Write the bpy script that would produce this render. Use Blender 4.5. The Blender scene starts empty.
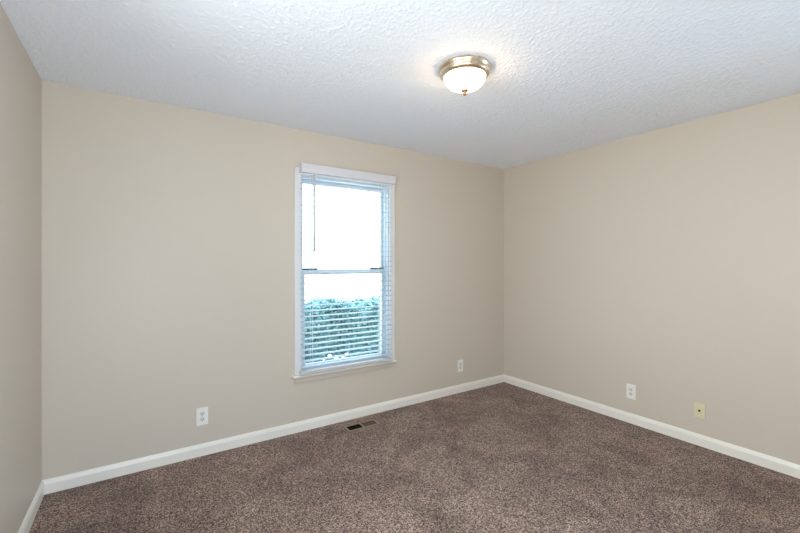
import bpy, bmesh, math, random
import numpy as np
from mathutils import Vector, Matrix

random.seed(7)
C = bpy.context.scene.collection
SC = bpy.context.scene
R = math.radians

# ------------------------------------------------------------------ camera
L = 3.966          # room width along the window wall
YF = -3.70         # inner face of the wall behind the camera
H = 2.44           # ceiling height
cam_d = bpy.data.cameras.new('camera')
cam_d.sensor_width = 36.0
cam_d.lens = 36.0 * 392.0 / 800.0
cam_d.shift_y = -(266.5 - 262.6) / 800.0
cam_d.clip_start = 0.02
cam = bpy.data.objects.new('camera', cam_d)
cam.location = (0.482, -3.09, 1.365)
cam.rotation_euler = (R(90), 0, R(-33.57))
C.objects.link(cam)
SC.camera = cam

# ------------------------------------------------------------------ light
SC.view_settings.view_transform = 'Standard'
SC.view_settings.look = 'None'
SC.view_settings.gamma = 1.0
SC.view_settings.use_curve_mapping = False
SC.view_settings.exposure = 0.73
SC.cycles.diffuse_bounces = 8
SC.cycles.max_bounces = 14
SC.cycles.transparent_max_bounces = 24

world = bpy.data.worlds.new('overcast_sky')
SC.world = world
world.use_nodes = True
wn = world.node_tree.nodes
wn['Background'].inputs['Color'].default_value = (0.70, 0.86, 1.0, 1)
wn['Background'].inputs['Strength'].default_value = 2.3

sun_d = bpy.data.lights.new('sun', 'SUN')
sun_d.energy = 8.0
sun_d.angle = R(2)
sun_d.color = (1.0, 0.98, 0.95)
sun = bpy.data.objects.new('sun', sun_d)
sun.rotation_euler = Vector((0.0, 0.02, -1.0)).to_track_quat('-Z', 'Y').to_euler()
sun.location = (1, -3, 12)
C.objects.link(sun)

def area(name, loc, direction, sx, sy, power, col):
    d = bpy.data.lights.new(name, 'AREA')
    d.shape = 'RECTANGLE'; d.size = sx; d.size_y = sy
    d.energy = power; d.color = col
    o = bpy.data.objects.new(name, d)
    o.location = loc
    o.rotation_euler = Vector(direction).to_track_quat('-Z', 'Z').to_euler()
    C.objects.link(o)
    return o
W2Z0, W2Z1 = 0.92, 2.12
DX0, DX1, DZ = 0.10, 0.93, 2.05      # added doorway behind the camera
W2Y0, W2Y1 = -2.85, -1.65
W3Y0, W3Y1, W3Z0, W3Z1 = -3.62, -2.66, 1.15, 1.80
# fill lamps beyond the added side windows and doorway, only to brighten the room
area('fill_light_right', (L + 0.6, (W3Y0 + W3Y1) / 2, 1.7), (-1, 0.1, -0.1), 1.0, 1.0, 55.0, (0.5, 0.74, 1.0))
area('fill_light_left', (-0.9, (W2Y0 + W2Y1) / 2, 1.75), (1, 0, -0.02), 1.5, 1.5, 62.0, (1.0, 0.96, 0.91))
area('fill_light_door', ((DX0 + DX1) / 2, YF - 0.55, 1.0), (0.1, 1, 0.2), 1.0, 1.6, 22.0, (0.75, 0.9, 1.0))
LAMP_STRENGTH = 15.0

# ------------------------------------------------------------------ materials
def srgb(r, g, b):
    f = lambda c: (c / 12.92 if c <= 0.04045 else ((c + 0.055) / 1.055) ** 2.4)
    return (f(r / 255), f(g / 255), f(b / 255), 1)

def mat(name, col, rough=0.5, metal=0.0, spec=0.5, bump=None, vary=None):
    """bump = (scale, strength, distance); vary = (scale, amount)"""
    m = bpy.data.materials.new(name); m.use_nodes = True
    nt = m.node_tree; n = nt.nodes; l = nt.links
    p = n['Principled BSDF']
    p.inputs['Base Color'].default_value = col
    p.inputs['Roughness'].default_value = rough
    p.inputs['Metallic'].default_value = metal
    p.inputs['Specular IOR Level'].default_value = spec
    tc = n.new('ShaderNodeTexCoord')
    if bump:
        t = n.new('ShaderNodeTexNoise'); t.inputs['Scale'].default_value = bump[0]; t.inputs['Detail'].default_value = 3
        b = n.new('ShaderNodeBump'); b.inputs['Strength'].default_value = bump[1]; b.inputs['Distance'].default_value = bump[2]
        l.new(tc.outputs['Object'], t.inputs['Vector']); l.new(t.outputs['Fac'], b.inputs['Height'])
        l.new(b.outputs['Normal'], p.inputs['Normal'])
    if vary:
        t = n.new('ShaderNodeTexNoise'); t.inputs['Scale'].default_value = vary[0]; t.inputs['Detail'].default_value = 2
        r = n.new('ShaderNodeMapRange'); r.inputs['To Min'].default_value = 1 - vary[1]; r.inputs['To Max'].default_value = 1 + vary[1]
        x = n.new('ShaderNodeVectorMath'); x.operation = 'SCALE'; x.inputs[0].default_value = col[:3]
        l.new(tc.outputs['Object'], t.inputs['Vector']); l.new(t.outputs['Fac'], r.inputs['Value'])
        l.new(r.outputs['Result'], x.inputs['Scale']); l.new(x.outputs['Vector'], p.inputs['Base Color'])
    return m

M_WALL = mat('greige_wall_paint', srgb(209, 198.7, 186), 0.45, spec=0.33, bump=(260, 0.08, 0.002))
M_TRIM = mat('white_trim_paint', srgb(240, 236, 229), 0.32, bump=(60, 0.02, 0.002))
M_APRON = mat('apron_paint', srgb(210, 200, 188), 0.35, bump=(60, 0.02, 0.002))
M_CASING = mat('casing_paint', srgb(228, 227, 230), 0.35, bump=(60, 0.02, 0.002))
M_VINYL = mat('white_vinyl', srgb(206, 216, 224), 0.35, bump=(90, 0.01, 0.001))
M_SLAT = mat('white_blind_slat', srgb(190, 202, 214), 0.4, bump=(80, 0.02, 0.001))
M_RAIL = mat('shade_tinted_bottom_rail', srgb(202, 197, 196), 0.4, bump=(80, 0.02, 0.001))  # darker taupe: the shade on the rail's front is put into its colour
M_VALANCE = mat('white_blind_headrail', srgb(216, 214, 221), 0.4, bump=(80, 0.02, 0.001))
M_CORD = mat('white_cord', srgb(235, 235, 235), 0.8, bump=(900, 0.2, 0.0005))
M_WAND = mat('grey_plastic_wand', srgb(212, 213, 214), 0.25, bump=(60, 0.02, 0.001))
M_DARK = mat('dark_latch_plastic', srgb(50, 54, 58), 0.5, bump=(200, 0.05, 0.001))
M_NICKEL = mat('brushed_nickel', srgb(214, 196, 174), 0.30, metal=1.0, bump=(300, 0.03, 0.0005))
M_FINIAL = mat('tan_metal_finial', srgb(140, 112, 88), 0.45, metal=0.4, bump=(300, 0.03, 0.0005))
M_PLATE = mat('white_plate_plastic', srgb(240, 238, 234), 0.35, bump=(200, 0.01, 0.0005))
M_RECEPT = mat('white_receptacle_plastic', srgb(222, 220, 214), 0.4, bump=(200, 0.01, 0.0005))
M_SLOT = mat('dark_slot', srgb(40, 38, 35), 0.7, bump=(200, 0.05, 0.0005))
M_ALMOND = mat('almond_plate_plastic', srgb(224, 213, 180), 0.4, bump=(200, 0.01, 0.0005))
M_STEEL = mat('screw_steel', srgb(190, 188, 182), 0.35, metal=1.0, bump=(500, 0.03, 0.0003))
M_COAX = mat('coax_brass', srgb(70, 58, 42), 0.4, metal=0.7, bump=(500, 0.03, 0.0003))
M_REG = mat('brown_register_metal', srgb(150, 130, 106), 0.45, metal=0.2, bump=(300, 0.04, 0.0005))
M_LOUV = mat('dark_brown_louver', srgb(104, 88, 70), 0.45, metal=0.2, bump=(300, 0.04, 0.0005))
M_DIV = mat('pale_register_metal', srgb(186, 174, 156), 0.4, metal=0.3, bump=(300, 0.04, 0.0005))  # paler tone for the strip between the louver banks
M_DUCT = mat('dark_duct', srgb(28, 26, 25), 0.8, bump=(60, 0.05, 0.001))
M_STEM = mat('hedge_bark', srgb(88, 78, 66), 0.9, bump=(120, 0.3, 0.003))
M_CONC = mat('pale_concrete', srgb(214, 212, 206), 0.9, bump=(40, 0.2, 0.003), vary=(2.0, 0.08))
M_PETAL = mat('white_petals', srgb(246, 243, 225), 0.6, bump=(120, 0.1, 0.001))

def leaf_mat(name, c1, c2):
    m = mat(name, c1, 0.45, spec=0.33)
    nt = m.node_tree; n = nt.nodes; l = nt.links
    tc = n.new('ShaderNodeTexCoord'); t = n.new('ShaderNodeTexNoise'); t.inputs['Scale'].default_value = 22
    r = n.new('ShaderNodeValToRGB'); r.color_ramp.elements[0].position = 0.35; r.color_ramp.elements[1].position = 0.65
    r.color_ramp.elements[0].color = c1; r.color_ramp.elements[1].color = c2
    l.new(tc.outputs['Object'], t.inputs['Vector']); l.new(t.outputs['Fac'], r.inputs['Fac'])
    l.new(r.outputs['Color'], n['Principled BSDF'].inputs['Base Color'])
    return m
M_LEAF = leaf_mat('hedge_leaf', srgb(66, 114, 122), srgb(122, 166, 172))
M_LEAF2 = leaf_mat('low_plant_leaf', srgb(60, 104, 88), srgb(104, 140, 108))

def popcorn():
    m = bpy.data.materials.new('popcorn_ceiling'); m.use_nodes = True
    nt = m.node_tree; n = nt.nodes; l = nt.links; p = n['Principled BSDF']
    p.inputs['Base Color'].default_value = srgb(241, 245, 254)
    p.inputs['Roughness'].default_value = 0.9; p.inputs['Specular IOR Level'].default_value = 0.1
    tc = n.new('ShaderNodeTexCoord')
    v = n.new('ShaderNodeTexVoronoi'); v.inputs['Scale'].default_value = 150; v.feature = 'SMOOTH_F1'
    v.inputs['Smoothness'].default_value = 0.4
    t = n.new('ShaderNodeTexNoise'); t.inputs['Scale'].default_value = 140; t.inputs['Detail'].default_value = 4; t.inputs['Roughness'].default_value = 0.65
    s = n.new('ShaderNodeMath'); s.operation = 'SUBTRACT'
    l.new(tc.outputs['Object'], v.inputs['Vector']); l.new(tc.outputs['Object'], t.inputs['Vector'])
    l.new(t.outputs['Fac'], s.inputs[0]); l.new(v.outputs['Distance'], s.inputs[1])
    b = n.new('ShaderNodeBump'); b.inputs['Strength'].default_value = 0.25; b.inputs['Distance'].default_value = 0.005
    l.new(s.outputs[0], b.inputs['Height']); l.new(b.outputs['Normal'], p.inputs['Normal'])
    return m
M_CEIL = popcorn()

def carpet():
    m = bpy.data.materials.new('brown_carpet'); m.use_nodes = True
    nt = m.node_tree; n = nt.nodes; l = nt.links; p = n['Principled BSDF']
    p.inputs['Roughness'].default_value = 1.0; p.inputs['Specular IOR Level'].default_value = 0.05
    p.inputs['Sheen Weight'].default_value = 0.15
    tc = n.new('ShaderNodeTexCoord')
    def noise(scale, detail, rough=0.5, dist=0.0):
        t = n.new('ShaderNodeTexNoise'); t.inputs['Scale'].default_value = scale
        t.inputs['Detail'].default_value = detail; t.inputs['Roughness'].default_value = rough; t.inputs['Distortion'].default_value = dist
        l.new(tc.outputs['Object'], t.inputs['Vector']); return t
    v = n.new('ShaderNodeTexVoronoi'); v.inputs['Scale'].default_value = 215; v.inputs['Randomness'].default_value = 1.0
    l.new(tc.outputs['Object'], v.inputs['Vector'])     # one cell per tuft
    sep = n.new('ShaderNodeSeparateColor'); l.new(v.outputs['Color'], sep.inputs[0])
    mid = noise(95, 4, 0.75)
    mx = n.new('ShaderNodeMix'); mx.inputs['Factor'].default_value = 0.48
    l.new(sep.outputs[0], mx.inputs['A']); l.new(mid.outputs['Fac'], mx.inputs['B'])
    r = n.new('ShaderNodeValToRGB'); e = r.color_ramp.elements
    e[0].position = 0.27; e[0].color = srgb(60, 41, 32)
    e[1].position = 0.73; e[1].color = srgb(192, 170, 157)
    x = e.new(0.5); x.color = srgb(126, 101, 91)
    l.new(mx.outputs['Result'], r.inputs['Fac'])
    big = noise(2.6, 6, 0.68, 0.9)                      # pile brushed this way and that
    mr = n.new('ShaderNodeMapRange'); mr.inputs['From Min'].default_value = 0.32; mr.inputs['From Max'].default_value = 0.68
    mr.inputs['To Min'].default_value = 0.62; mr.inputs['To Max'].default_value = 1.26
    l.new(big.outputs['Fac'], mr.inputs['Value'])
    sc = n.new('ShaderNodeVectorMath'); sc.operation = 'SCALE'
    l.new(r.outputs['Color'], sc.inputs[0]); l.new(mr.outputs['Result'], sc.inputs['Scale'])
    l.new(sc.outputs['Vector'], p.inputs['Base Color'])
    b = n.new('ShaderNodeBump'); b.inputs['Strength'].default_value = 0.5; b.inputs['Distance'].default_value = 0.005
    l.new(mx.outputs['Result'], b.inputs['Height']); l.new(b.outputs['Normal'], p.inputs['Normal'])
    return m
M_CARPET = carpet()

def glass():
    m = bpy.data.materials.new('window_glass'); m.use_nodes = True
    nt = m.node_tree; n = nt.nodes; l = nt.links; n.clear()
    o = n.new('ShaderNodeOutputMaterial'); mx = n.new('ShaderNodeMixShader'); f = n.new('ShaderNodeFresnel'); f.inputs['IOR'].default_value = 1.45
    t = n.new('ShaderNodeBsdfTransparent'); t.inputs['Color'].default_value = (0.95, 0.985, 0.985, 1)
    g = n.new('ShaderNodeBsdfGlossy'); g.inputs['Roughness'].default_value = 0.02
    ge = n.new('ShaderNodeNewGeometry'); mr = n.new('ShaderNodeMapRange')     # same Fresnel on the way in and out of the pane
    mr.inputs['To Min'].default_value = 1.45; mr.inputs['To Max'].default_value = 1 / 1.45
    l.new(ge.outputs['Backfacing'], mr.inputs['Value']); l.new(mr.outputs['Result'], f.inputs['IOR'])
    l.new(f.outputs[0], mx.inputs[0]); l.new(t.outputs[0], mx.inputs[1]); l.new(g.outputs[0], mx.inputs[2]); l.new(mx.outputs[0], o.inputs[0])
    return m
M_GLASS = glass()

def lit_glass():
    m = bpy.data.materials.new('lit_frosted_glass'); m.use_nodes = True
    p = m.node_tree.nodes['Principled BSDF']
    p.inputs['Base Color'].default_value = srgb(245, 240, 230); p.inputs['Roughness'].default_value = 0.35
    p.inputs['Emission Color'].default_value = (1.0, 0.71, 0.43, 1); p.inputs['Emission Strength'].default_value = LAMP_STRENGTH
    return m
M_DOME = lit_glass()

# ------------------------------------------------------------------ mesh helpers
def obj(name, bm, m, parent=None, smooth=False, kind=None, loc=None):
    me = bpy.data.meshes.new(name)
    bmesh.ops.recalc_face_normals(bm, faces=bm.faces)
    bm.to_mesh(me); bm.free()
    if smooth:
        for f in me.polygons: f.use_smooth = True
    me.materials.append(m)
    o = bpy.data.objects.new(name, me); C.objects.link(o)
    if parent: o.parent = parent
    if kind: o['kind'] = kind
    if loc: o.location = loc
    return o

def empty(name, loc=(0, 0, 0), rz=0, kind=None):
    o = bpy.data.objects.new(name, None); C.objects.link(o)
    o.location = loc; o.rotation_euler = (0, 0, rz); o.empty_display_size = 0.1
    if kind: o['kind'] = kind
    return o

def tag(o, label, cat, group=None):
    o['label'] = label; o['category'] = cat
    if group: o['group'] = group
    return o

def box(bm, x0, x1, y0, y1, z0, z1, bevel=0.0, rot=None, seg=2):
    """axis-aligned box; rot = (axis, angle) turns it about its own centre"""
    c = Vector(((x0 + x1) / 2, (y0 + y1) / 2, (z0 + z1) / 2))
    r = bmesh.ops.create_cube(bm, size=1.0)
    vs = r['verts']
    bmesh.ops.scale(bm, vec=(abs(x1 - x0), abs(y1 - y0), abs(z1 - z0)), verts=vs)
    if bevel:
        es = list({e for v in vs for e in v.link_edges})
        b = bmesh.ops.bevel(bm, geom=es, offset=bevel, segments=seg, affect='EDGES', profile=0.5)
        vs = list({v for f in b['faces'] for v in f.verts} | {v for v in vs if v.is_valid})
    if rot:
        bmesh.ops.rotate(bm, cent=(0, 0, 0), matrix=Matrix.Rotation(rot[1], 3, rot[0]), verts=vs)
    bmesh.ops.translate(bm, vec=c, verts=vs)
    return bm

def lathe(bm, prof, n=64, axis_xyz=(0, 0, 0)):
    """prof = [(r, z)...] about the z axis"""
    rings = []
    for (r, z) in prof:
        if r < 1e-6:
            rings.append([bm.verts.new((axis_xyz[0], axis_xyz[1], axis_xyz[2] + z))])
        else:
            rings.append([bm.verts.new((axis_xyz[0] + r * math.cos(2 * math.pi * k / n), axis_xyz[1] + r * math.sin(2 * math.pi * k / n), axis_xyz[2] + z)) for k in range(n)])
    for a, b in zip(rings, rings[1:]):
        for k in range(n):
            k2 = (k + 1) % n
            if len(a) == 1 and len(b) == 1: continue
            if len(a) == 1: bm.faces.new((a[0], b[k2], b[k]))
            elif len(b) == 1: bm.faces.new((a[k], a[k2], b[0]))
            else: bm.faces.new((a[k], a[k2], b[k2], b[k]))
    return bm

def tube(bm, p0, p1, r, n=10):
    p0 = Vector(p0); p1 = Vector(p1); d = (p1 - p0)
    q = d.to_track_quat('Z', 'Y')
    r0 = r if not isinstance(r, tuple) else r[0]; r1 = r if not isinstance(r, tuple) else r[1]
    a = [bm.verts.new(p0 + q @ Vector((r0 * math.cos(2 * math.pi * k / n), r0 * math.sin(2 * math.pi * k / n), 0))) for k in range(n)]
    b = [bm.verts.new(p1 + q @ Vector((r1 * math.cos(2 * math.pi * k / n), r1 * math.sin(2 * math.pi * k / n), 0))) for k in range(n)]
    for k in range(n): bm.faces.new((a[k], a[(k + 1) % n], b[(k + 1) % n], b[k]))
    bm.faces.new(a[::-1]); bm.faces.new(b)
    return bm

def NB(): return bmesh.new()

# ------------------------------------------------------------------ room shell
WT = 0.15
# window opening in the back wall
OX0, OX1, OZ0, OZ1 = 1.567, 2.410, 0.445, 2.077
bm = NB()
box(bm, -WT, OX0, 0, WT, -0.35, H + 0.1); box(bm, OX1, L + WT, 0, WT, -0.35, H + 0.1)
box(bm, OX0, OX1, 0, WT, -0.35, OZ0); box(bm, OX0, OX1, 0, WT, OZ1, H + 0.1)
obj('wall_back', bm, M_WALL, kind='structure')
bm = NB()
box(bm, -WT, 0, YF, W2Y0, -0.35, H + 0.1); box(bm, -WT, 0, W2Y1, 0, -0.35, H + 0.1)
box(bm, -WT, 0, W2Y0, W2Y1, -0.35, W2Z0); box(bm, -WT, 0, W2Y0, W2Y1, W2Z1, H + 0.1)
obj('wall_left', bm, M_WALL, kind='structure')
bm = NB()
box(bm, L, L + WT, YF, W3Y0, -0.35, H + 0.1); box(bm, L, L + WT, W3Y1, 0, -0.35, H + 0.1)
box(bm, L, L + WT, W3Y0, W3Y1, -0.35, W3Z0); box(bm, L, L + WT, W3Y0, W3Y1, W3Z1, H + 0.1)
obj('wall_right', bm, M_WALL, kind='structure')
bm = NB()
box(bm, -WT, DX0, YF - WT, YF, -0.35, H + 0.1); box(bm, DX0, DX1, YF - WT, YF, DZ, H + 0.1)
box(bm, DX0, DX1, YF - WT, YF, -0.35, 0.0); box(bm, DX1, L + WT, YF - WT, YF, -0.35, H + 0.1)
obj('wall_front', bm, M_WALL, kind='structure')
# popcorn ceiling: a sprayed relief of small nubs on the slab
def popcorn_slab():
    g = 0.0046; nx = int(L / g) + 1; ny = int(-YF / g) + 1
    rng = np.random.default_rng(3)
    def blur(a, k):
        for ax in (0, 1):
            a = sum(w * np.roll(a, d, ax) for d, w in k)
        return a
    k1 = ((-1, 0.25), (0, 0.5), (1, 0.25))
    a = blur(rng.standard_normal((ny, nx)), k1); a = a / a.std()
    b = blur(blur(blur(rng.standard_normal((ny, nx)), k1), k1), k1); b = b / b.std()
    h = np.clip(0.9 * a + 0.2 * b, -0.5, 2.2) + 0.5
    h[0, :] = h[-1, :] = 0; h[:, 0] = h[:, -1] = 0
    X, Y = np.meshgrid(np.linspace(0, L, nx), np.linspace(YF, 0, ny))
    co = np.stack([X, Y, H - 0.0013 * h], -1).reshape(-1, 3)
    i = np.arange(nx * ny).reshape(ny, nx)
    q = np.stack([i[:-1, :-1], i[1:, :-1], i[1:, 1:], i[:-1, 1:]], -1).reshape(-1, 4)       # facing down
    t = len(co)
    co = np.concatenate([co, [[0, YF, H + 0.1], [L, YF, H + 0.1], [L, 0, H + 0.1], [0, 0, H + 0.1]]])
    me = bpy.data.meshes.new('ceiling')
    nf = len(q) + 1
    me.vertices.add(len(co)); me.vertices.foreach_set('co', co.astype(np.float32).ravel())
    lp = np.concatenate([q.ravel(), [t, t + 1, t + 2, t + 3]]).astype(np.int32)
    me.loops.add(len(lp)); me.loops.foreach_set('vertex_index', lp)
    me.polygons.add(nf); me.polygons.foreach_set('loop_start', np.arange(0, 4 * nf, 4, dtype=np.int32))
    me.polygons.foreach_set('use_smooth', np.ones(nf, dtype=bool))
    me.update(calc_edges=True); me.materials.append(M_CEIL)
    o = bpy.data.objects.new('ceiling', me); C.objects.link(o); o['kind'] = 'structure'
popcorn_slab()
bm = NB(); box(bm, -0.75, L + 0.75, YF - 0.95, WT + 0.10, H + 0.102, H + 0.26); obj('sun_block_roof', bm, M_TRIM, kind='structure')  # unseen overhanging slab, added to keep the sun off the openings

# carpet floor with the hole of the air duct
VX0, VX1, VY0, VY1 = 1.900, 2.160, -0.222, -0.136
bm = NB()
for (x0, x1, y0, y1) in ((0, VX0, YF, 0), (VX1, L, YF, 0), (VX0, VX1, YF, VY0), (VX0, VX1, VY1, 0)):
    box(bm, x0, x1, y0, y1, -0.10, 0)
obj('floor', bm, M_CARPET, kind='structure')

# baseboards, mitred in the corners
prof = [(0.0, 0.0), (0.014, 0.0), (0.014, 0.058), (0.012, 0.064), (0.010, 0.070), (0.007, 0.078), (0.004, 0.083), (0.0, 0.083)]
def baseboard(name, ends):
    bm = NB()
    a = [bm.verts.new(ends(d, z)[0]) for d, z in prof]; b = [bm.verts.new(ends(d, z)[1]) for d, z in prof]
    n = len(prof)
    for k in range(n): bm.faces.new((a[k], a[(k + 1) % n], b[(k + 1) % n], b[k]))
    bm.faces.new(a[::-1]); bm.faces.new(b)
    obj(name, bm, M_TRIM, kind='structure')
baseboard('baseboard_back', lambda d, z: ((d, -d, z), (L - d, -d, z)))
baseboard('baseboard_left', lambda d, z: ((d, -d, z), (d, YF + d, z)))
baseboard('baseboard_right', lambda d, z: ((L - d, -d, z), (L - d, YF + d, z)))
baseboard('baseboard_front', lambda d, z: ((DX1 + 0.055, YF + d, z), (L - d, YF + d, z)))

# ------------------------------------------------------------------ the window
def sash(parent, x0, x1, y0, y1, z0, z1, stile, top, bot, name):
    bm = NB()
    box(bm, x0, x0 + stile, y0, y1, z0, z1, 0.003); box(bm, x1 - stile, x1, y0, y1, z0, z1, 0.003)
    box(bm, x0 + stile - 0.002, x1 - stile + 0.002, y0 + 0.0006, y1 - 0.0006, z1 - top, z1 - 0.0006, 0.003)
    box(bm, x0 + stile - 0.002, x1 - stile + 0.002, y0 + 0.0006, y1 - 0.0006, z0 + 0.0006, z0 + bot, 0.003)
    s = obj(name, bm, M_VINYL, parent)
    bm = NB(); ym = (y0 + y1) / 2
    box(bm, x0 + stile - 0.004, x1 - stile + 0.004, ym - 0.002, ym + 0.002, z0 + bot - 0.004, z1 - top + 0.004)
    obj('pane', bm, M_GLASS, s)
    return s

w1 = empty('window_1', (0, 0, 0), kind='structure')
bm = NB()                                                   # casing: two legs and a head
CW = 0.055
for (a, b) in ((OX0 - CW, OX0 + 0.001), (OX1 - 0.001, OX1 + CW)):
    box(bm, a, b, -0.016, -0.0004, 0.462, OZ1 + 0.0002, 0.003)
box(bm, OX0 - CW, OX1 + CW, -0.0163, -0.0004, OZ1, OZ1 + CW, 0.003)
obj('casing', bm, M_CASING, w1)
bm = NB(); box(bm, 1.494, 2.466, -0.050, 0.045, 0.446, 0.4625, 0.005, seg=3); obj('window_sill', bm, M_TRIM, w1)
bm = NB()
box(bm, 1.515, 2.455, -0.016, -0.0004, 0.395, 0.446, 0.003); box(bm, 1.515, 2.455, -0.021, -0.0004, 0.430, 0.446, 0.003)
obj('apron', bm, M_APRON, w1)
bm = NB()                                                   # jamb liner
JT = 0.015
box(bm, OX0, OX0 + JT, 0.0, WT - 0.005, OZ0 + 0.02, OZ1); box(bm, OX1 - JT, OX1, 0.0, WT - 0.005, OZ0 + 0.02, OZ1)
box(bm, OX0 + JT, OX1 - JT, 0.0, WT - 0.005, OZ1 - JT, OZ1); box(bm, OX0 + JT, OX1 - JT, 0.045, WT + 0.02, OZ0, OZ0 + 0.02)
for xs in (OX0 + JT, OX1 - JT - 0.010):                     # stop beads that hold the sashes
    box(bm, xs, xs + 0.010, 0.028, 0.040, OZ0 + 0.02, OZ1 - JT, 0.002); box(bm, xs, xs + 0.010, 0.116, 0.130, OZ0 + 0.02, OZ1 - JT, 0.002)
obj('jamb', bm, M_VINYL, w1)
SX0, SX1 = OX0 + JT + 0.001, OX1 - JT - 0.001
sash(w1, SX0, SX1, 0.080, 0.112, 1.268, OZ1 - JT - 0.001, 0.026, 0.034, 0.036, 'upper_sash')
lo = sash(w1, SX0, SX1, 0.044, 0.076, 0.466, 1.305, 0.036, 0.042, 0.056, 'lower_sash')
for (a, b) in ((SX0 + 0.014, SX0 + 0.150), (SX1 - 0.150, SX1 - 0.014)):
    bm = NB(); box(bm, a, b, 0.046, 0.074, 1.305, 1.318, 0.003)
    o = obj('tilt_latch', bm, M_DARK, lo); o['label'] = 'dark latch on the meeting rail'

# doorway added behind the camera to let fill light in
d1 = empty('added_doorway', (0, 0, 0), kind='structure')
bm = NB()
for (a, b, c, d) in ((DX0 - 0.055, DX0, 0.0, DZ), (DX1, DX1 + 0.055, 0.0, DZ), (DX0 - 0.055, DX1 + 0.055, DZ, DZ + 0.055)):
    box(bm, a, b, YF + 0.0004, YF + 0.016, c, d, 0.003)
obj('casing', bm, M_TRIM, d1)

# unseen windows added in the left and right walls to light the room
def added_side_window(name, wx, inward, y0, y1, z0, z1):
    w = empty(name, (0, 0, 0), kind='structure')
    def sx(a, b): return (min(wx + inward * a, wx + inward * b), max(wx + inward * a, wx + inward * b))
    bm = NB()
    for (a, b, c, d) in ((y0 - 0.055, y0, z0, z1), (y1, y1 + 0.055, z0, z1), (y0 - 0.055, y1 + 0.055, z1, z1 + 0.055)):
        box(bm, *sx(0.0004, 0.016), a, b, c, d, 0.003)
    obj('casing', bm, M_TRIM, w)
    bm = NB(); box(bm, *sx(-0.02, 0.05), y0 - 0.07, y1 + 0.07, z0 - 0.017, z0, 0.004); obj('window_sill', bm, M_TRIM, w)
    sh = sash(w, y0 + 0.001, y1 - 0.001, -0.02, 0.02, z0 + 0.001, z1 - 0.001, 0.04, 0.04, 0.05, 'sash')
    sh.location = (wx - inward * 0.08, 0, 0); sh.rotation_euler = (0, 0, R(90))
added_side_window('added_window_left', 0.0, 1, W2Y0, W2Y1, W2Z0, W2Z1)
added_side_window('added_window_right', L, -1, W3Y0, W3Y1, W3Z0, W3Z1)

# ------------------------------------------------------------------ the blind
bl = empty('window_blind', (1.975, -0.048, 2.06))
tag(bl, 'white horizontal slat blind with slats open, hung over the window', 'blind')
def bobj(name, bm, m, parent=bl, smooth=False):
    o = obj(name, bm, m, parent, smooth)
    return o
B0 = Vector(bl.location)
def bb(bm, x0, x1, y0, y1, z0, z1, bev=0.0, rot=None):
    return box(bm, x0 - B0.x, x1 - B0.x, y0 - B0.y, y1 - B0.y, z0 - B0.z, z1 - B0.z, bev, rot)
bm = NB(); bb(bm, 1.552, 2.424, -0.066, -0.020, 2.090, 2.135, 0.002); hd = bobj('headrail', bm, M_VALANCE)
bm = NB()                                                  # valance board with returns
bb(bm, 1.546, 2.436, -0.082, -0.068, 2.082, 2.156, 0.004); bb(bm, 1.546, 1.552, -0.070, -0.018, 2.084, 2.154, 0.002); bb(bm, 2.428, 2.436, -0.070, -0.018, 2.084, 2.154, 0.002)
bobj('valance', bm, M_VALANCE)
TILT = R(3)
def slat_bm():
    bm = NB(); n = 8; w = 0.050; t = 0.0024; hl = 0.420
    top = []; bot = []
    for k in range(n + 1):
        y = -w / 2 + w * k / n; z = 0.0018 * (1 - (2 * y / w) ** 2)
        top.append([bm.verts.new((s * hl, y, z + t / 2)) for s in (-1, 1)]); bot.append([bm.verts.new((s * hl, y, z - t / 2)) for s in (-1, 1)])
    for k in range(n):
        bm.faces.new((top[k][0], top[k][1], top[k + 1][1], top[k + 1][0])); bm.faces.new((bot[k][0], bot[k + 1][0], bot[k + 1][1], bot[k][1]))
        for s in (0, 1): bm.faces.new((top[k][s], top[k + 1][s], bot[k + 1][s], bot[k][s]))
    bm.faces.new((top[0][0], bot[0][0], bot[0][1], top[0][1])); bm.faces.new((top[n][0], top[n][1], bot[n][1], bot[n][0]))
    return bm
s0 = None
z = 0.530
while z < 2.075:
    if s0 is None:
        s0 = bobj('slat', slat_bm(), M_SLAT); o = s0
    else:
        o = s0.copy(); C.objects.link(o); o.parent = bl
    o.location = (1.977 - B0.x, -0.048 - B0.y, z - B0.z); o.rotation_euler = (TILT, 0, 0)
    z += 0.0445
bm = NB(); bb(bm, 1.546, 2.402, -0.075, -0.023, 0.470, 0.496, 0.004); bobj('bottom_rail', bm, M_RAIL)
for x in (1.640, 2.285):
    bm = NB()
    for y in (-0.077, -0.020): bb(bm, x - 0.0012, x + 0.0012, y - 0.0008, y + 0.0008, 0.494, 2.09)
    zz = 0.530
    while zz < 2.075:
        bb(bm, x - 0.001, x + 0.001, -0.077, -0.020, zz - 0.0045, zz - 0.0035, 0, ('X', TILT)); zz += 0.0445
    bobj('ladder_cord', bm, M_CORD)
bm = NB()
tube(bm, Vector((1.650, -0.088, 2.066)) - B0, Vector((1.650, -0.088, 1.455)) - B0, 0.0095, 8); tube(bm, Vector((1.650, -0.078, 2.092)) - B0, Vector((1.650, -0.088, 2.062)) - B0, 0.0022, 8)
wd_ = bobj('tilt_wand', bm, M_WAND, smooth=True); wd_['label'] = 'grey tilt wand'

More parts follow.
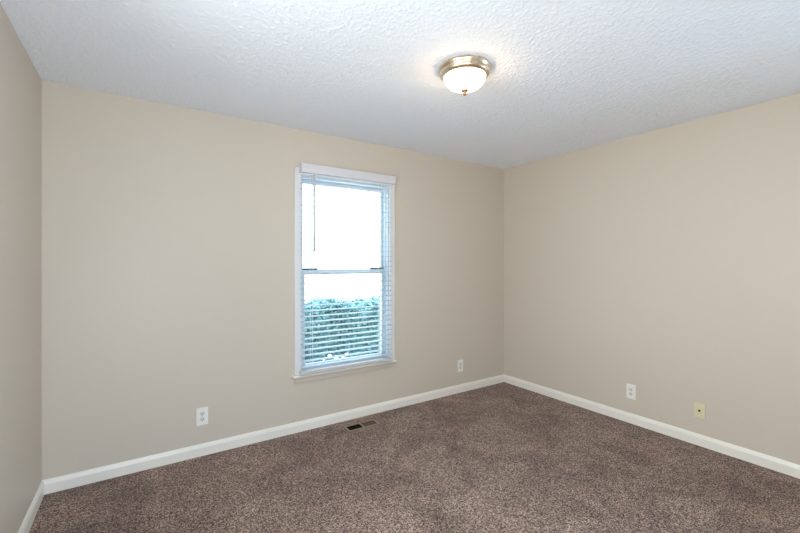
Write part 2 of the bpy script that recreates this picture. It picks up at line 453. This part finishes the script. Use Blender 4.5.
# ------------------------------------------------------------------ flush ceiling lamp
cl = empty('ceiling_light', (1.977, -1.484, H))
tag(cl, 'lit flush mount ceiling lamp with white glass dome and brushed nickel rim', 'lamp')
bm = NB(); lathe(bm, [(0, -0.0006), (0.138, -0.0006), (0.1435, -0.004), (0.1445, -0.010), (0.1425, -0.017), (0.136, -0.023), (0.1335, -0.028), (0.133, -0.036), (0.130, -0.044), (0.123, -0.050), (0.117, -0.054), (0.113, -0.055), (0.111, -0.049), (0, -0.049)], 96)
obj('pan', bm, M_NICKEL, cl, True)
bm = NB()
pr = [(0.110, -0.0505)]
for k in range(1, 17):
    a = k / 16 * math.pi / 2
    pr.append((0.1125 * math.cos(a) ** 0.9 if k < 16 else 0.0, -0.052 - 0.070 * math.sin(a)))
lathe(bm, pr, 72); obj('glass_dome', bm, M_DOME, cl, True)
bm = NB(); lathe(bm, [(0, -0.1195), (0.019, -0.1195), (0.022, -0.125), (0.018, -0.131), (0.009, -0.136), (0.0105, -0.143), (0.0075, -0.150), (0, -0.154)], 24)
obj('finial', bm, M_FINIAL, cl, True)

# ------------------------------------------------------------------ wall plates (local: x right, y out of the wall towards -y, z up)
def outlet(name):
    r = empty(name)
    bm = NB(); box(bm, -0.038, 0.038, -0.0065, -0.0005, -0.062, 0.062, 0.003, seg=3); obj('cover_plate', bm, M_PLATE, r)
    for s in (1, -1):
        bm = NB(); cz = s * 0.0195
        pts = []
        for k in range(28):
            a = 2 * math.pi * k / 28
            pts.append((0.0172 * math.cos(a), max(-0.0142, min(0.0142, 0.0172 * math.sin(a)))))
        f = [bm.verts.new((x, -0.0082, cz + z)) for x, z in pts]; b = [bm.verts.new((x, -0.006, cz + z)) for x, z in pts]
        bm.faces.new(f); bm.faces.new(b[::-1])
        for k in range(28): bm.faces.new((f[k], b[k], b[(k + 1) % 28], f[(k + 1) % 28]))
        rc = obj('receptacle', bm, M_RECEPT, r)
        bm = NB()
        box(bm, -0.0075, -0.0051, -0.0086, -0.0075, cz - 0.003, cz + 0.0075); box(bm, 0.0051, 0.0075, -0.0086, -0.0075, cz - 0.002, cz + 0.0065)
        vs = [bm.verts.new((0.0028 * math.cos(2 * math.pi * k / 14), -0.0086, cz - 0.0085 + 0.0028 * math.sin(2 * math.pi * k / 14))) for k in range(14)]
        bm.faces.new(vs); vb = [bm.verts.new((v.co.x, -0.0075, v.co.z)) for v in vs]
        for k in range(14): bm.faces.new((vs[k], vb[k], vb[(k + 1) % 14], vs[(k + 1) % 14]))
        sl = obj('slots', bm, M_SLOT, rc); sl['label'] = 'dark plug slots'
    bm = NB(); tube(bm, (0, -0.006, 0), (0, -0.0078, 0), 0.0035, 16); sw = obj('screw', bm, M_STEEL, r); sw['label'] = 'steel screw'
    return r

def dup(o, parent=None):
    c = o.copy(); C.objects.link(c)
    if parent: c.parent = parent
    for ch in list(o.children): dup(ch, c)
    return c

G = 'duplex outlets around the room'
o1 = outlet('wall_outlet')
o2 = dup(o1); o3 = dup(o1)
o1.location = (0.850, 0, 0.277); o2.location = (3.291, 0, 0.279)
o3.location = (L, -1.399, 0.268); o3.rotation_euler = (0, 0, R(-90))
tag(o1, 'white duplex outlet on the window wall, left of the window', 'outlet', G)
tag(o2, 'white duplex outlet on the window wall, between the window and the right corner', 'outlet', G)
tag(o3, 'white duplex outlet on the right wall beside the almond plate', 'outlet', G)

cx = empty('cable_plate', (L, -1.889, 0.261), R(-90))
tag(cx, 'almond cable jack plate with one dark connector low on the right wall', 'wall plate')
bm = NB(); box(bm, -0.036, 0.036, -0.009, -0.0005, -0.057, 0.057, 0.0035, seg=3); obj('cover_plate', bm, M_ALMOND, cx)
bm = NB(); tube(bm, (0, -0.008, 0), (0, -0.012, 0), 0.0085, 6); tube(bm, (0, -0.0115, 0), (0, -0.019, 0), 0.0052, 16)
jk = obj('cable_jack', bm, M_COAX, cx); jk['label'] = 'dark threaded connector'
for s in (1, -1):
    bm = NB(); tube(bm, (0, -0.008, s * 0.0415), (0, -0.0102, s * 0.0415), 0.0033, 14); obj('screw', bm, M_ALMOND, cx)

# ------------------------------------------------------------------ floor register
fr = empty('floor_register', (2.030, -0.179, 0))
tag(fr, 'brown metal floor register with louvers set in the carpet below the window', 'vent')
FX, FY = 0.146, 0.059
IX, IY = 0.128, 0.041
bm = NB()
box(bm, -FX, FX, -FY, -IY, 0.0005, 0.006, 0.002); box(bm, -FX, FX, IY, FY, 0.0005, 0.006, 0.002)
box(bm, -FX, -IX, -IY - 0.001, IY + 0.001, 0.0005, 0.0058, 0.002); box(bm, IX, FX, -IY - 0.001, IY + 0.001, 0.0005, 0.0058, 0.002)
obj('frame', bm, M_REG, fr)
bm = NB(); box(bm, -0.004, 0.004, -IY, IY, 0.0, 0.0066, 0.001); obj('divider', bm, M_DIV, fr)
for side in (-1, 1):
    n = 9
    fin = None
    for k in range(n):
        x = side * (0.012 + 0.110 * (k + 0.5) / n)
        if fin is None:
            bm = NB(); box(bm, -0.0075, 0.0075, -IY, IY, -0.0006, 0.0006)
            fin = obj('louver', bm, M_LOUV if side > 0 else M_DUCT, fr); o = fin  # left bank takes the near-black: the shade inside is put into its colour
        else:
            o = fin.copy(); C.objects.link(o); o.parent = fr
        o.location = (x, 0, -0.002); o.rotation_euler = (0, R(48 if side < 0 else -38), 0)
bm = NB()
for q in ((-0.1295, -0.1282, -0.0425, 0.0425), (0.1282, 0.1295, -0.0425, 0.0425), (-0.1282, 0.1282, -0.0425, -0.0412), (-0.1282, 0.1282, 0.0412, 0.0425)):
    box(bm, q[0], q[1], q[2], q[3], -0.20, -0.0005)
box(bm, -0.1295, 0.1295, -0.0425, 0.0425, -0.205, -0.20)
d = obj('duct', bm, M_DUCT, fr); d['label'] = 'dark duct below the louvers'

# ------------------------------------------------------------------ outdoors
GZ = -0.35
bm = NB(); box(bm, -45, 50, -45, 90, GZ - 0.1, GZ); obj('ground', bm, M_CONC, kind='structure')

def leaf(V, F, p, nrm, up, ln, wd):
    nrm = nrm.normalized(); a = up - nrm * up.dot(nrm)
    a = a.normalized() if a.length > 1e-4 else nrm.orthogonal().normalized()
    b = nrm.cross(a); i = len(V)
    V += [p, p + a * ln * 0.45 + b * wd * 0.5 + nrm * 0.002, p + a * ln, p + a * ln * 0.45 - b * wd * 0.5 + nrm * 0.002, p + a * ln * 0.5 - nrm * 0.003]
    F += [(i, i + 1, i + 4), (i + 1, i + 2, i + 4), (i + 2, i + 3, i + 4), (i + 3, i, i + 4)]
def pyobj(name, V, F, m, parent):
    me = bpy.data.meshes.new(name); me.from_pydata([tuple(v) for v in V], [], F); me.materials.append(m)
    o = bpy.data.objects.new(name, me); C.objects.link(o); o.parent = parent; return o
def rv(): 
    return Vector((random.gauss(0, 1), random.gauss(0, 1), random.gauss(0, 1))).normalized()

HX0, HX1, HY0, HY1, HZ = 1.2, 4.9, 2.0, 2.75, 0.70
hg = empty('hedge', ((HX0 + HX1) / 2, (HY0 + HY1) / 2, GZ))
tag(hg, 'clipped green hedge growing outside beyond the window glass', 'hedge')
hc = Vector(hg.location)
V, F = [], []
for k in range(52000):
    x = random.uniform(HX0, HX1)
    bump_ = 0.05 * math.sin(x * 5.1) + 0.04 * math.sin(x * 11.3 + 1)
    q = random.random()
    if q > 0.93:
        p = Vector((x, random.uniform(HY0 + 0.2, HY1 - 0.2), random.uniform(GZ + 0.1, HZ - 0.05))); nn = Vector((0, -1, 0))
    elif q < 0.60:
        p = Vector((x, HY0 + abs(random.gauss(0, 0.09)) + bump_ * 0.6, random.uniform(GZ + 0.06, HZ + bump_ * 0.5))); nn = Vector((0, -1, 0.35))
    elif q < 0.84:
        p = Vector((x, random.uniform(HY0, HY1), HZ + bump_ * 0.5 + random.gauss(0.0, 0.035))); nn = Vector((0, -0.2, 1))
    else:
        p = Vector((x, HY1 - abs(random.gauss(0, 0.09)), random.uniform(GZ + 0.06, HZ))); nn = Vector((0, 1, 0.35))
    leaf(V, F, p - hc, nn + rv() * 0.9, Vector((0, 0, 1)) + rv() * 0.8, random.uniform(0.04, 0.068), random.uniform(0.024, 0.04))
pyobj('foliage', V, F, M_LEAF, hg)
bm = NB()
x = HX0 + 0.1
while x < HX1:
    for j in range(3):
        y = random.uniform(HY0 + 0.2, HY1 - 0.2)
        tube(bm, Vector((x, y, GZ)) - hc, Vector((x + random.uniform(-0.2, 0.2), y + random.uniform(-0.15, 0.15), HZ - 0.1)) - hc, (0.016, 0.006), 6)
    x += random.uniform(0.16, 0.26)
obj('stems', bm, M_STEM, hg)

fp = empty('flowering_plant', (2.62, 1.60, GZ))
tag(fp, 'low leafy plant with pale white blossoms in front of the hedge outside', 'plant')
V, F, V2, F2 = [], [], [], []
bm = NB()
for k in range(34):
    a = random.uniform(0, 6.28); r_ = random.uniform(0.02, 0.22) ; hgt = random.uniform(0.36, 0.56) - r_ * 0.3
    tip = Vector((1.35 * r_ * math.cos(a), r_ * math.sin(a), hgt)); base = Vector((tip.x * 0.25, tip.y * 0.25, 0))
    tube(bm, base, tip, (0.004, 0.002), 5)
    for j in range(9):
        t = random.uniform(0.25, 1.0)
        leaf(V, F, base.lerp(tip, t), rv() + Vector((0, -0.5, 0.6)), rv() + Vector((0, 0, 0.4)), random.uniform(0.04, 0.07), random.uniform(0.018, 0.03))
    if k % 2 == 0:
        for j in range(7):
            b = 2 * math.pi * j / 7
            leaf(V2, F2, tip, Vector((0.35 * math.cos(b), 0.35 * math.sin(b) - 0.6, 0.9)), Vector((math.cos(b), math.sin(b), 0.25)), 0.032, 0.022)
obj('stems', bm, M_LEAF2, fp); pyobj('foliage', V, F, M_LEAF2, fp)
b_ = pyobj('blossoms', V2, F2, M_PETAL, fp); b_['label'] = 'pale white blossoms'
